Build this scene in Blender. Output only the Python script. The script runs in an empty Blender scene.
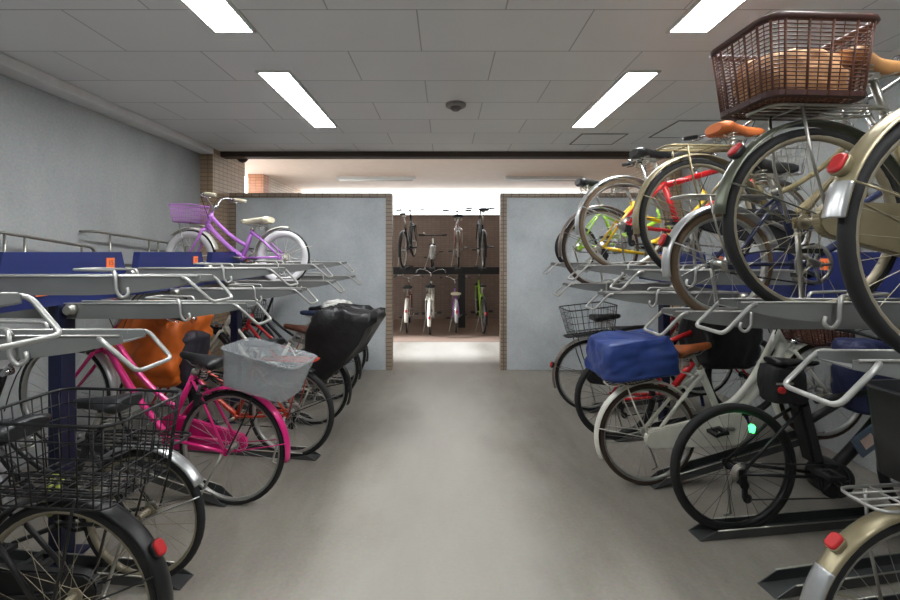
import bpy, bmesh, math, random
from math import sin, cos, pi, radians
from mathutils import Vector, Matrix, noise
random.seed(7)
SC = bpy.context.scene
COL = SC.collection

# ------------------------------------------------------------------ materials
_M = {}
def hexc(r, g, b):
    f = lambda c: (c/255/12.92) if c/255 <= .04045 else ((c/255+.055)/1.055)**2.4
    return (f(r), f(g), f(b))
def mat(name, rgb, rough=.5, metal=0.0, var=.12, scale=9.0, alpha=1.0, coat=0.0, bump=0.0, bscale=60):
    if name in _M: return _M[name]
    m = bpy.data.materials.new(name); m.use_nodes = True
    nt = m.node_tree; b = nt.nodes['Principled BSDF']
    c = hexc(*rgb)
    tc = nt.nodes.new('ShaderNodeTexCoord'); nz = nt.nodes.new('ShaderNodeTexNoise')
    nz.inputs['Scale'].default_value = scale; nz.inputs['Detail'].default_value = 4
    nt.links.new(tc.outputs['Object'], nz.inputs['Vector'])
    rp = nt.nodes.new('ShaderNodeValToRGB')
    rp.color_ramp.elements[0].position = .3; rp.color_ramp.elements[1].position = .7
    rp.color_ramp.elements[0].color = (*[x*(1-var) for x in c], 1)
    rp.color_ramp.elements[1].color = (*[min(1, x*(1+var)) for x in c], 1)
    nt.links.new(nz.outputs['Fac'], rp.inputs['Fac']); nt.links.new(rp.outputs['Color'], b.inputs['Base Color'])
    b.inputs['Roughness'].default_value = rough; b.inputs['Metallic'].default_value = metal
    b.inputs['Alpha'].default_value = alpha; b.inputs['Coat Weight'].default_value = coat
    if bump:
        n2 = nt.nodes.new('ShaderNodeTexNoise'); n2.inputs['Scale'].default_value = bscale
        nt.links.new(tc.outputs['Object'], n2.inputs['Vector'])
        bp = nt.nodes.new('ShaderNodeBump'); bp.inputs['Strength'].default_value = bump; bp.inputs['Distance'].default_value = .01
        nt.links.new(n2.outputs['Fac'], bp.inputs['Height']); nt.links.new(bp.outputs['Normal'], b.inputs['Normal'])
    _M[name] = m
    return m
def emis(name, rgb, strength):
    m = bpy.data.materials.new(name); m.use_nodes = True
    nt = m.node_tree; nt.nodes.remove(nt.nodes['Principled BSDF'])
    e = nt.nodes.new('ShaderNodeEmission'); e.inputs['Color'].default_value = (*rgb, 1); e.inputs['Strength'].default_value = strength
    nt.links.new(e.outputs['Emission'], nt.nodes['Material Output'].inputs['Surface'])
    return m
def concrete(name, rgb, rgb2, rough=.8, big=.9, bump=.15, streak=None, lane=None):
    m = bpy.data.materials.new(name); m.use_nodes = True
    nt = m.node_tree; b = nt.nodes['Principled BSDF']; N = nt.nodes.new; L = nt.links.new
    tc = N('ShaderNodeTexCoord'); mp = N('ShaderNodeMapping'); L(tc.outputs['Object'], mp.inputs['Vector'])
    if streak: mp.inputs['Scale'].default_value = streak
    n1 = N('ShaderNodeTexNoise'); n1.inputs['Scale'].default_value = big; n1.inputs['Detail'].default_value = 9; n1.inputs['Roughness'].default_value = .62
    L(mp.outputs['Vector'], n1.inputs['Vector'])
    rp = N('ShaderNodeValToRGB'); e = rp.color_ramp.elements
    e[0].position = .32; e[1].position = .68; e[0].color = (*hexc(*rgb), 1); e[1].color = (*hexc(*rgb2), 1)
    L(n1.outputs['Fac'], rp.inputs['Fac'])
    n2 = N('ShaderNodeTexNoise'); n2.inputs['Scale'].default_value = 55; n2.inputs['Detail'].default_value = 5; L(tc.outputs['Object'], n2.inputs['Vector'])
    mx = N('ShaderNodeMix'); mx.data_type = 'RGBA'; mx.blend_type = 'OVERLAY'; mx.inputs[0].default_value = .28
    L(rp.outputs['Color'], mx.inputs[6]); L(n2.outputs['Color'], mx.inputs[7])
    hs = N('ShaderNodeHueSaturation'); hs.inputs['Saturation'].default_value = .75; L(mx.outputs[2], hs.inputs['Color'])
    L(hs.outputs['Color'], b.inputs['Base Color']); b.inputs['Roughness'].default_value = rough
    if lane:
        # paler walkway down the middle, ragged edge: some wear, some light painted in
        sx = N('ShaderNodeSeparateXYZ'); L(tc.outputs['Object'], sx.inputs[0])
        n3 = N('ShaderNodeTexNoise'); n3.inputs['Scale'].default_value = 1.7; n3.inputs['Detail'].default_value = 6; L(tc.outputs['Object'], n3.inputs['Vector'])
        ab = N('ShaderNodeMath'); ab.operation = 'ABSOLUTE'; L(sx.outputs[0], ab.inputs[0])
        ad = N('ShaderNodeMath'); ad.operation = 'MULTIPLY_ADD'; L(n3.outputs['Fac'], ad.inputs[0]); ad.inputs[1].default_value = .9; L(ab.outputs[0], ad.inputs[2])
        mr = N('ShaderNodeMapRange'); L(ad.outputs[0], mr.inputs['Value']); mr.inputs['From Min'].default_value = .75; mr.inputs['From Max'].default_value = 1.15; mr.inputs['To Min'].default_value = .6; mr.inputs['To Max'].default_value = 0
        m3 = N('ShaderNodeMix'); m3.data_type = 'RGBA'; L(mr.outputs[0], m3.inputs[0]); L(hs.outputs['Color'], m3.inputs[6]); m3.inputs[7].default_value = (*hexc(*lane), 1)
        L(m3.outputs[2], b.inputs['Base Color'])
    bp = N('ShaderNodeBump'); bp.inputs['Strength'].default_value = bump; bp.inputs['Distance'].default_value = .01
    L(n2.outputs['Fac'], bp.inputs['Height']); L(bp.outputs['Normal'], b.inputs['Normal'])
    return m
def tiles(name, c1, c2, cm, w, h, mortar, offset=.5, rough=.6, axes='XZ', org=(0, 0), bump=.4):
    """brick pattern in metres on the two given axes"""
    m = bpy.data.materials.new(name); m.use_nodes = True
    nt = m.node_tree; b = nt.nodes['Principled BSDF']; N = nt.nodes.new; L = nt.links.new
    tc = N('ShaderNodeTexCoord'); sp = N('ShaderNodeSeparateXYZ'); L(tc.outputs['Object'], sp.inputs[0])
    cb = N('ShaderNodeCombineXYZ')
    def ax(expr, o):
        if len(expr) == 2:
            a = N('ShaderNodeMath'); a.operation = 'ADD'; L(sp.outputs[expr[0]], a.inputs[0]); L(sp.outputs[expr[1]], a.inputs[1]); src = a.outputs[0]
        else: src = sp.outputs[expr]
        s = N('ShaderNodeMath'); s.operation = 'SUBTRACT'; L(src, s.inputs[0]); s.inputs[1].default_value = o
        return s.outputs[0]
    u, v = (axes[0], axes[1]) if len(axes) == 2 else (axes[:2], axes[2])
    L(ax(u, org[0]), cb.inputs[0]); L(ax(v, org[1]), cb.inputs[1])
    br = N('ShaderNodeTexBrick'); br.offset = offset; br.inputs['Scale'].default_value = 1
    br.inputs['Brick Width'].default_value = w; br.inputs['Row Height'].default_value = h
    br.inputs['Mortar Size'].default_value = mortar; br.inputs['Mortar Smooth'].default_value = .1
    br.inputs['Color1'].default_value = (*hexc(*c1), 1); br.inputs['Color2'].default_value = (*hexc(*c2), 1); br.inputs['Mortar'].default_value = (*hexc(*cm), 1)
    L(cb.outputs[0], br.inputs['Vector'])
    nz = N('ShaderNodeTexNoise'); nz.inputs['Scale'].default_value = 1.3; nz.inputs['Detail'].default_value = 6; L(tc.outputs['Object'], nz.inputs['Vector'])
    mx = N('ShaderNodeMix'); mx.data_type = 'RGBA'; mx.blend_type = 'SOFT_LIGHT'; mx.inputs[0].default_value = .35
    L(br.outputs['Color'], mx.inputs[6]); L(nz.outputs['Fac'], mx.inputs[7]); L(mx.outputs[2], b.inputs['Base Color'])
    b.inputs['Roughness'].default_value = rough
    bp = N('ShaderNodeBump'); bp.inputs['Strength'].default_value = bump; bp.inputs['Distance'].default_value = -.003
    L(br.outputs['Fac'], bp.inputs['Height']); L(bp.outputs['Normal'], b.inputs['Normal'])
    return m

RUB = mat('tyre rubber', (24, 24, 24), .75)
RUBBROWN = mat('gum tyre', (92, 74, 54), .75)
RUBGREY = mat('white wall tyre', (222, 220, 222), .6, var=.04)
ALU = mat('brushed alloy', (176, 176, 172), .38, .85)
ALUOLD = mat('dull alloy rim', (158, 150, 130), .45, .6)
STEEL = mat('stainless steel', (170, 168, 160), .32, .9)
CHROME = mat('chrome', (205, 205, 205), .18, 1.0, var=.04)
DARK = mat('black paint', (20, 20, 21), .4)
BLK = mat('black plastic', (26, 26, 27), .5)
LEATHER = mat('black saddle vinyl', (30, 31, 33), .42, bump=.1)
TAN = mat('tan saddle leather', (176, 128, 78), .5)
BROWN = mat('brown saddle leather', (174, 92, 44), .5)
CREAM = mat('cream vinyl', (214, 205, 180), .5)
WHITE = mat('white paint', (222, 220, 208), .35, coat=.3)
REFL = mat('red reflector', (190, 34, 38), .45)
WIREBLK = mat('black wire', (18, 18, 18), .45)
SILVER = mat('silver fender', (188, 190, 190), .3, .7)
CHAMP = mat('champagne fender', (150, 140, 112), .36, .5)
OLIVE = mat('olive grey fender', (96, 100, 86), .35, .4)
TRAYM = mat('grey painted steel', (126, 128, 126), .42, .35, var=.08, scale=5)
HOOPM = mat('galvanised tube', (168, 168, 164), .4, .6)
NAVY = mat('navy painted steel', (24, 36, 90), .42, var=.1)
RAILM = mat('dark floor channel', (84, 86, 86), .45, .5)
ORANGEP = mat('orange number plate', (232, 116, 62), .5)
def paint(rgb, name): return mat('paint ' + name, rgb, .3, .1, var=.05, coat=.5)

# ------------------------------------------------------------------ mesh builder
class MB:
    def __init__(s): s.v = []; s.f = []; s.sm = []
    def ring(s, pts):
        i = len(s.v); s.v += [tuple(p) for p in pts]; return list(range(i, i+len(pts)))
    def bridge(s, a, b, smooth=True, closed=True):
        n = len(a)
        for k in range(n if closed else n-1):
            s.f.append((a[k], a[(k+1) % n], b[(k+1) % n], b[k])); s.sm.append(smooth)
    def cap(s, a, flip=False):
        s.f.append(tuple(reversed(a)) if flip else tuple(a)); s.sm.append(False)
    def loft(s, rings, caps=True, smooth=True, wrap=False):
        R = [s.ring(r) for r in rings]
        for a, b in zip(R, R[1:]): s.bridge(a, b, smooth)
        if wrap: s.bridge(R[-1], R[0], smooth)
        elif caps: s.cap(R[0], True); s.cap(R[-1])
        return s
    def tube(s, pts, r, n=8, closed=False, caps=True):
        P = [Vector(p) for p in pts]; m = len(P)
        rr = r if isinstance(r, (list, tuple)) else [r]*m
        T = []
        for i in range(m):
            if closed: d = P[(i+1) % m]-P[i-1]
            else: d = P[min(i+1, m-1)]-P[max(i-1, 0)]
            T.append(d.normalized() if d.length > 1e-9 else Vector((0, 0, 1)))
        up = Vector((0, 0, 1)) if abs(T[0].z) < .9 else Vector((1, 0, 0))
        nrm = (up - T[0]*up.dot(T[0])).normalized(); rings = []
        for i in range(m):
            nrm = (nrm - T[i]*nrm.dot(T[i])); nrm = nrm.normalized() if nrm.length > 1e-6 else T[i].orthogonal().normalized()
            bn = T[i].cross(nrm)
            rings.append([P[i] + (nrm*cos(2*pi*k/n) + bn*sin(2*pi*k/n))*rr[i] for k in range(n)])
        return s.loft(rings, caps=caps, wrap=closed)
    def box(s, c, d, rot=None):
        x, y, z = d[0]/2, d[1]/2, d[2]/2; M = rot or Matrix.Identity(3); c = Vector(c)
        P = [c + M @ Vector(p) for p in ((-x,-y,-z),(x,-y,-z),(x,y,-z),(-x,y,-z),(-x,-y,z),(x,-y,z),(x,y,z),(-x,y,z))]
        i = len(s.v); s.v += [tuple(p) for p in P]
        for q in ((3,2,1,0),(4,5,6,7),(0,1,5,4),(1,2,6,5),(2,3,7,6),(3,0,4,7)):
            s.f.append(tuple(i+k for k in q)); s.sm.append(False)
        return s
    def bx(s, x0, x1, y0, y1, z0, z1): return s.box(((x0+x1)/2, (y0+y1)/2, (z0+z1)/2), (x1-x0, y1-y0, z1-z0))
    def rev(s, prof, c, a0=0, a1=2*pi, n=40, smooth=True):
        """closed (r, y) profile revolved about the local Y axis through c"""
        full = abs(a1-a0-2*pi) < 1e-6; rings = []
        for i in range(n if full else n+1):
            a = a0 + (a1-a0)*i/n
            rings.append([(c[0]+r*cos(a), c[1]+y, c[2]+r*sin(a)) for r, y in prof])
        return s.loft(rings, wrap=full, smooth=smooth)
    def cyl(s, a, b, r, n=14): return s.tube([a, b], r, n)
    def prism(s, poly, axis, t0, t1):
        """2D polygon extruded along an axis"""
        mk = {'x': lambda p, t: (t, p[0], p[1]), 'y': lambda p, t: (p[0], t, p[1]), 'z': lambda p, t: (p[0], p[1], t)}[axis]
        a = s.ring([mk(p, t0) for p in poly]); b = s.ring([mk(p, t1) for p in poly])
        s.bridge(a, b, False); s.cap(a, True); s.cap(b); return s
    def mesh(s, name, m, bevel=0):
        me = bpy.data.meshes.new(name); me.from_pydata(s.v, [], s.f)
        me.polygons.foreach_set('use_smooth', s.sm)
        me.materials.append(m)
        b = bmesh.new(); b.from_mesh(me); bmesh.ops.recalc_face_normals(b, faces=b.faces)
        if bevel: bmesh.ops.bevel(b, geom=b.edges[:], offset=bevel, segments=2, affect='EDGES', clamp_overlap=True)
        b.to_mesh(me); b.free(); me.update()
        return me
    def build(s, name, m, parent=None, bevel=0, loc=None):
        return link(name, s.mesh(name, m, bevel), parent, loc)
def link(name, me, parent=None, loc=None):
    o = bpy.data.objects.new(name, me); COL.objects.link(o)
    if parent: o.parent = parent
    if loc: o.location = loc
    return o
def tag(o, label, cat, group=None):
    o['label'] = label; o['category'] = cat
    if group: o['group'] = group
    return o
def empty(name, loc, rot=(0, 0, 0)):
    o = bpy.data.objects.new(name, None); COL.objects.link(o); o.location = loc; o.rotation_euler = rot
    o.empty_display_size = .1
    return o
def struct(name, mb, m, bevel=0):
    o = mb.build(name, m, None, bevel); o['kind'] = 'structure'; return o
def lerp(a, b, t): return Vector(a)*(1-t) + Vector(b)*t
def bez(p0, p1, p2, n=8):
    p0, p1, p2 = Vector(p0), Vector(p1), Vector(p2)
    return [p0*(1-t)**2 + p1*2*t*(1-t) + p2*t*t for t in [i/n for i in range(n+1)]]
def rounded(pts, r, closed=False, n=4):
    """polyline with rounded corners"""
    P = [Vector(p) for p in pts]; out = []; m = len(P)
    for i, p in enumerate(P):
        if not closed and i in (0, m-1): out.append(p); continue
        a, b = P[i-1]-p, P[(i+1) % m]-p
        k = min(r, a.length*.45, b.length*.45)
        out += bez(p+a.normalized()*k, p, p+b.normalized()*k, n)
    return out
def rrect(L, W, r, nc=4, ns=4):
    pts = []; cs = [(L/2-r, W/2-r, 0), (-L/2+r, W/2-r, 90), (-L/2+r, -W/2+r, 180), (L/2-r, -W/2+r, 270)]
    for i, (x, y, a) in enumerate(cs):
        arc = [(x+r*cos(radians(a+90*k/nc)), y+r*sin(radians(a+90*k/nc))) for k in range(nc+1)]
        pts += arc
        x2, y2, a2 = cs[(i+1) % 4]; nx = (x2+r*cos(radians(a2)), y2+r*sin(radians(a2)))
        for k in range(1, ns): pts.append((arc[-1][0]+(nx[0]-arc[-1][0])*k/ns, arc[-1][1]+(nx[1]-arc[-1][1])*k/ns))
    return pts

# ------------------------------------------------------------------ bicycle parts
_cache = {}
def cached(key, fn):
    if key not in _cache: _cache[key] = fn()
    return _cache[key]
def wheel_mesh(R, tw, m, hubw, N):
    def f():
        b = MB(); ro = R-tw*.75; w = tw*.40
        b.rev([(ro, -w), (ro+.004, -w*.8), (ro+.004, w*.8), (ro, w), (ro-.012, w*.75), (ro-.017, 0), (ro-.012, -w*.75)], (0, 0, 0))
        b.tube([(0, -hubw, 0), (0, -hubw*.6, 0), (0, hubw*.6, 0), (0, hubw, 0)], [.006, .014, .014, .006], 10)
        for s in (-1, 1): b.tube([(0, s*hubw*.62-.002, 0), (0, s*hubw*.62+.002, 0)], .026, 14)
        for i in range(N):
            s = 1 if i % 2 else -1; a = 2*pi*i/N; off = radians(62)*(1 if (i//2) % 2 else -1)
            b.tube([(.022*cos(a+off), s*hubw*.62, .022*sin(a+off)), ((ro-.01)*cos(a), s*.003, (ro-.01)*sin(a))], .00115, 4, caps=False)
        return b.mesh('wheel', m)
    return cached(('wheel', R, tw, m.name, hubw, N), f)
def tyre_mesh(R, tw, m):
    def f():
        r = tw/2; c = R-r
        prof = [(c+r*cos(2*pi*k/10), r*sin(2*pi*k/10)) for k in range(10)]
        return MB().rev(prof, (0, 0, 0), n=48).mesh('tyre', m)
    return cached(('tyre', R, tw, m.name), f)
def wall_mesh(R, tw, m):
    def f():
        b = MB()
        for s in (-1, 1):
            b.rev([(R-tw*1.5, s*tw*.30), (R-tw*.22, s*tw*.42), (R-tw*.22, s*tw*.50), (R-tw*.7, s*tw*.56), (R-tw*1.5, s*tw*.36)], (0, 0, 0), n=48)
        return b.mesh('tyre_sidewall', m)
    return cached(('wall', R, tw, m.name), f)
def fender_mb(R, a0, a1, w=.056, stay=None, hubw=.07):
    b = MB(); r = R+.016; prof = []
    for k in range(7):
        t = -1+2*k/6; prof.append((r+.012*(1-t*t), t*w/2))
    for k in range(6, -1, -1):
        t = -1+2*k/6; prof.append((r-.003+.012*(1-t*t), t*(w/2-.002)))
    b.rev(prof, (0, 0, 0), a0, a1, 26)
    if stay is not None:
        for s in (-1, 1): b.tube([(0, s*hubw, 0), (r*cos(stay)*.8, s*(w/2+.014), r*sin(stay)*.8), ((r+.002)*cos(stay), s*w/2, (r+.002)*sin(stay))], .003, 5)
    return b
def saddle_mb(L=.27, W=.2, thick=.06):
    b = MB(); rings = []
    for t in [i/12 for i in range(13)]:
        x = -L*.45 + L*t
        hw = W/2*(1-.86*min(1, max(0, (t-.12)/.55))**.75) if t > .12 else W/2*(.62+.38*(t/.12)**.5)
        hw = max(hw, .018) if t < 1 else .012
        zt = .016*(1-t*1.2)+.014*(t > .8)*(t-.8)
        th = thick*(1-.35*t) * (.7 if t in (0, 1) else 1)
        ring = [(x, hw*cos(a), zt + (th*.38*sin(a) if sin(a) > 0 else th*.75*sin(a)*(.6+.4*abs(cos(a))))) for a in [2*pi*k/14 for k in range(14)]]
        rings.append(ring)
    return b.loft(rings)
def spring_mb(y):
    b = MB(); n = 30
    return b.tube([(.018*cos(2*pi*4*i/n) - .06, y + .018*sin(2*pi*4*i/n), -.085+.06*i/n) for i in range(n+1)], .0035, 5)
def wire_basket(parent, name, c, L, W, H, m, taper=.82, wires=.0022, rings=4, ns=6, rim=.0055, tilt=0, solid_bottom=False, rimm=None):
    """open wire basket; c = centre of its bottom"""
    b = MB(); top = rrect(L, W, .05, 3, ns); bot = rrect(L*taper, W*taper, .04, 3, ns)
    P = lambda t, k: (bot[k][0]*(1-t)+top[k][0]*t, bot[k][1]*(1-t)+top[k][1]*t, H*t)
    n = len(top)
    for k in range(n): b.tube([P(0, k), P(1, k)], wires, 4)
    for j in range(rings): b.tube([P(j/rings, k) for k in range(n)], wires*(1.3 if j == 0 else 1), 4, closed=True)
    for i in range(1, 9):
        x = -L*taper/2 + L*taper*i/9; b.tube([(x, -W*taper/2+.002, 0), (x, W*taper/2-.002, 0)], wires, 4)
    for i in range(1, 6):
        y = -W*taper/2 + W*taper*i/6; b.tube([(-L*taper/2+.002, y, 0), (L*taper/2-.002, y, 0)], wires, 4)
    o = b.build(name, m, parent, loc=c); o.rotation_euler = (0, tilt, 0)
    r = MB().tube([P(1, k) for k in range(n)], rim, 6, closed=True).build('basket_rim', rimm or m, o)
    return o
def shell_basket(parent, name, c, L, W, H, m, taper=.85, t=.004, lip=.012, slots=False):
    b = MB(); S = []
    mk = lambda l, w, z, r: [(x, y, z) for x, y in rrect(l, w, r, 4, 5)]
    S = [mk(L*taper, W*taper, 0, .04), mk(L*(taper+1)/2, W*(taper+1)/2, H*.5, .045), mk(L, W, H*.96, .05), mk(L+lip*2, W+lip*2, H*.97, .055), mk(L+lip*2, W+lip*2, H, .055), mk(L-t*2, W-t*2, H, .048), mk(L*taper-t*2, W*taper-t*2, t*1.5, .038)]
    b.loft(S)
    return b.build(name, m, parent, loc=c)
def soft(parent, name, c, L, W, H, m, amp=.02, seed=0, topk=.55, tilt=0, botk=.95, freq=6, square=.06):
    """cloth-like rounded body with folds"""
    b = MB(); R = []; key = [(0, botk*.9), (.05, botk), (.2, .5+botk/2), (.4, 1), (.6, 1), (.78, .98), (.9, .93), (.97, topk+.1), (1.0, topk*.7)]; lev = []
    for (z0, k0), (z1, k1) in zip(key, key[1:]): lev += [(z0+(z1-z0)*i/3, k0+(k1-k0)*i/3) for i in range(3)]
    lev.append(key[-1])
    for z, k in lev:
        ring = []
        for x, y in rrect(L*k, W*k, min(square, L*k*.3, W*k*.3), 4, 10):
            p = Vector((x, y, z*H)); q = p*freq + Vector((seed*7.1, seed, 3)); d = noise.noise_vector(q)*amp
            cr = abs(noise.noise(q*1.7 + noise.noise_vector(q*.8)*1.2)) ; out = Vector((x, y, 0)).normalized()
            d += out*(min(cr, .35)-.2)*amp*1.6 + Vector((0, 0, (min(cr, .35)-.2)*amp*1.2 if z > .9 else 0)) + noise.noise_vector(q*3.1)*amp*.2
            ring.append(p + Vector((d.x, d.y, d.z*.6 if z > .1 else 0)))
        R.append(ring)
    b.loft(R)
    o = b.build(name, m, parent, loc=c); o.rotation_euler = (0, tilt, 0)
    return o

def bike(label, pos, yaw, tilt=0.0, lean=0.0, R=.335, WB=1.10, tw=.036, frame='step', col=None, tyre=RUB, rim=ALU, fender=SILVER,
         saddle=LEATHER, sz=.84, seatl=.44, bars='city', grip=BLK, front=None, rear=None, carrier=None, case=None, group=None,
         refl=True, lock=False, stand=True, lamp=True, cat='bicycle', whitewall=False, crank=-20, steer=0, hz=.33, fspan=195, battery=None, rsp=(15, 192), name='bicycle', spk=28, gear=None, tube=.016, cable=True, bbx=.43, seata=70, rise=None):
    col = col or DARK
    root = empty(name, pos, (radians(lean), -radians(tilt), radians(yaw))); tag(root, label, cat, group)
    rh, fh = Vector((0, 0, R)), Vector((WB, 0, R))
    k = R/.335
    BB = Vector((bbx*(.55+.45*k), 0, max(.235, R-.055)))
    sa = radians(seata); sd = Vector((-cos(sa), 0, sin(sa))); ST = BB + sd*seatl
    ha = radians(69); a = Vector((-cos(ha), 0, sin(ha))); nn = Vector((sin(ha), 0, cos(ha)))
    C = fh - nn*.05 + a*(R+.045); H0 = C + a*.01; H1 = C + a*.15; S = C + a*hz
    # frame
    b = MB(); hr = .019
    b.tube([H0, H1], hr, 10); b.tube([BB-sd*.0, ST], tube, 10); b.tube([BB+Vector((0, -.036, 0)), BB+Vector((0, .036, 0))], .021, 12)
    if frame == 'step':
        b.tube(bez(H0+a*.035, lerp(H0, BB, .55)+Vector((0, 0, -.03)), BB+Vector((.0, 0, .012)), 10), tube*1.1, 10)
        b.tube(bez(H1-a*.025, lerp(H1, BB, .55)+Vector((.0, 0, .01)), BB+sd*seatl*.42, 10), tube*.9, 10)
    elif frame == 'loop':
        b.tube(bez(H0+a*.03, lerp(H0, BB, .6)+Vector((.03, 0, -.07)), BB+Vector((.0, 0, .012)), 12), tube*1.25, 10)
        b.tube(bez(H1-a*.015, lerp(H1, BB, .7)+Vector((0, 0, -.10)), BB+sd*seatl*.30, 12), tube*1.0, 10)
    elif frame == 'diamond':
        b.tube([H0+a*.03, BB], tube*1.25, 10); b.tube([H1-a*.02, ST-sd*.04], tube, 10)
    elif frame == 'mini':
        b.tube(bez(H0+a*.06, lerp(H0, BB, .6)+Vector((0, 0, -.03)), BB+sd*.08, 10), tube*1.5, 10)
        b.tube([lerp(H0, BB, .45)+Vector((0, 0, .01)), BB+sd*seatl*.75], tube*.8, 8)
    elif frame == 'ebike':
        b.tube(bez(H0+a*.05, lerp(H0, BB, .6)+Vector((0, 0, -.02)), BB+Vector((.03, 0, .02)), 10), .03, 12)
        b.tube(bez(H1-a*.01, lerp(H1, ST, .5)+Vector((0, 0, -.05)), BB+sd*seatl*.7, 10), tube*1.2, 10)
    for s in (-1, 1):
        b.tube([rh+Vector((0, s*.062, 0)), lerp(rh, BB, .6)+Vector((0, s*.04, 0)), BB+Vector((0, s*.022, 0))], tube*.55, 7)
        b.tube([rh+Vector((0, s*.062, 0)), lerp(rh, ST, .6)+Vector((0, s*.045, 0)), ST-sd*.03+Vector((0, s*.016, 0))], tube*.5, 7)
        b.box(rh+Vector((.004, s*.062, 0)), (.04, .008, .04))
    b.build('frame', col, root)
    # fork + stem
    b = MB(); b.tube([C-a*.01, S], .0125, 9)
    b.tube([C+Vector((0, -.05, 0))-a*.005, C+Vector((0, .05, 0))-a*.005], .014, 8)
    for s in (-1, 1): b.tube(bez(C+Vector((0, s*.048, 0)), lerp(C, fh, .6)+Vector((-.012, s*.05, 0)), fh+Vector((0, s*.05, 0)), 7), [.0125-.0006*i for i in range(8)], 8)
    b.build('fork', col if frame != 'ebike' else DARK, root)
    MB().tube([C+a*.155, S+a*.03], .014, 9).build('stem', CHROME if col is not DARK else DARK, root)
    # wheels
    for h, hw, nm in ((rh, .055, 'rear'), (fh, .045, 'front')):
        w = link('wheel', wheel_mesh(R, tw, rim, hw, spk), root, h); w.rotation_euler = (0, random.random()*3, 0)
        link('tyre', tyre_mesh(R, tw, tyre), w)
        if whitewall: link('tyre_sidewall', wall_mesh(R, tw, RUBGREY), w)
    # fenders
    if fender:
        fr = fender_mb(R, radians(rsp[0]), radians(rsp[1]), .05+tw*.3, radians(158)).build('fender', fender, root, loc=rh)
        fender_mb(R, radians(48), radians(fspan), .05+tw*.3, radians(175), .06).build('fender', fender, root, loc=fh)
        if refl:
            an = radians(158 if refl is True else refl); p = Vector(((R+.035)*cos(an), 0, (R+.035)*sin(an)))
            rot = Matrix.Rotation(-(an-pi), 3, 'Y')
            h = MB(); prof = [(y, z) for y, z in rrect(.038, .058, .016, 4, 1)]
            h.loft([[tuple(p + rot @ Vector((x0, y*q, z*q))) for y, z in prof] for x0, q in ((.015, .75), (-.004, 1), (-.012, 1))])
            ho = h.build('reflector_housing', BLK if fender is not CHAMP else CHAMP, fr)
            g = MB(); g.loft([[tuple(p + rot @ Vector((x0, y*q, z*q))) for y, z in prof] for x0, q in ((-.011, .93), (-.019, .88), (-.022, .7))])
            g.build('reflector', REFL, fr)
    elif refl:
        g = MB(); q = ST + Vector((-.035, 0, -.02))
        g.tube([q+Vector((.02, 0, 0)), q], .022, 14); g.build('reflector', REFL, root)
    # seat
    SP = Vector((ST.x - (sz-ST.z)*cos(sa)/sin(sa), 0, sz))
    MB().tube([ST-sd*.05, SP-Vector((0, 0, .035))], .0128, 9).build('seat_post', STEEL, root)
    MB().tube([ST-sd*.012, ST+sd*.014], .021, 12).build('seat_clamp', STEEL if col is not DARK else DARK, root)
    big = saddle is not DARK
    so = saddle_mb(.28 if big else .27, .215 if big else .14, .075 if big else .045).build('saddle', saddle, root, loc=SP+Vector((-.02, 0, .0)))
    if big:
        for s in (-1, 1): spring_mb(s*.055).build('saddle_spring', STEEL, so)
    b = MB()
    for s in (-1, 1): b.tube([(-.09, s*.03, -.03), (-.05, s*.022, -.042), (.06, s*.02, -.04), (.12, s*.008, -.018)], .0035, 5)
    b.box((0, 0, -.042), (.04, .06, .02)); b.build('saddle_rail', STEEL, so)
    # handlebar
    hb = empty('handlebar', S + a*.02); hb.parent = root; hb.rotation_euler = (0, 0, radians(steer))
    b = MB()
    if bars == 'city': half = [(0, 0, 0), (.03, .05, .02), (.045, .12, .055), (.03, .22, .07), (-.06, .275, .06), (-.17, .285, .045)]
    elif bars == 'cruiser': half = [(0, 0, 0), (.0, .04, .0), (.01, .09, .07), (.0, .16, .10), (-.07, .21, .09), (-.17, .225, .075)]
    elif bars == 'drop': half = [(0, 0, 0), (.0, .1, 0), (.03, .2, 0), (.09, .21, -.03), (.10, .21, -.09), (.04, .21, -.13), (-.04, .21, -.13)]
    else: half = [(0, 0, 0), (.0, .08, .005), (.0, .18, .015), (-.02, .29, .02)]
    h2 = [Vector((p[0], -p[1], p[2])) for p in half[1:]][::-1] + [Vector(p) for p in half]
    path = rounded(h2, .05, n=3)
    b.tube(path, .011, 8); b.tube([(-.01, -.02, 0), (-.01, .02, 0)], .02, 8)
    hbar = b.build('bar', CHROME if bars != 'flat' else DARK, hb)
    for s in (-1, 1):
        e = Vector((half[-1][0], s*half[-1][1], half[-1][2])); e2 = Vector((half[-2][0], s*half[-2][1], half[-2][2])); d = (e-e2).normalized()
        MB().tube([e-d*.115, e-d*.11, e-d*.005, e], [.013, .0165, .0165, .014], 9).build('grip', grip, hb)
        q = e-d*.13
        MB().tube([q, q+Vector((.028, 0, -.012)), q+d*.05+Vector((.045, 0, -.02)), q+d*.125+Vector((.042, 0, -.02))], [.008, .006, .005, .005], 6).build('brake_lever', CHROME if bars != 'flat' else DARK, hb)
    if cable:
        b = MB()
        for s in (-1, 1):
            e2 = Vector((half[-2][0], s*half[-2][1], half[-2][2])); t = C - (S+a*.02)
            b.tube(bez(e2+Vector((.02, 0, -.01)), e2+Vector((.17, -s*.1, .1)), Vector((.03, s*.02, t.z*.6)), 8) , .0028, 5)
        b.build('brake_cable', DARK if fender is not CHAMP else ALU, hb)
    b = MB(); q = Vector((half[2][0]-.0, half[2][1], half[2][2]+.02)); b.tube([q, q+Vector((0, 0, .012)), q+Vector((0, 0, .024))], [.024, .022, .008], 12); b.build('bell', CHROME, hb)
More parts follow.
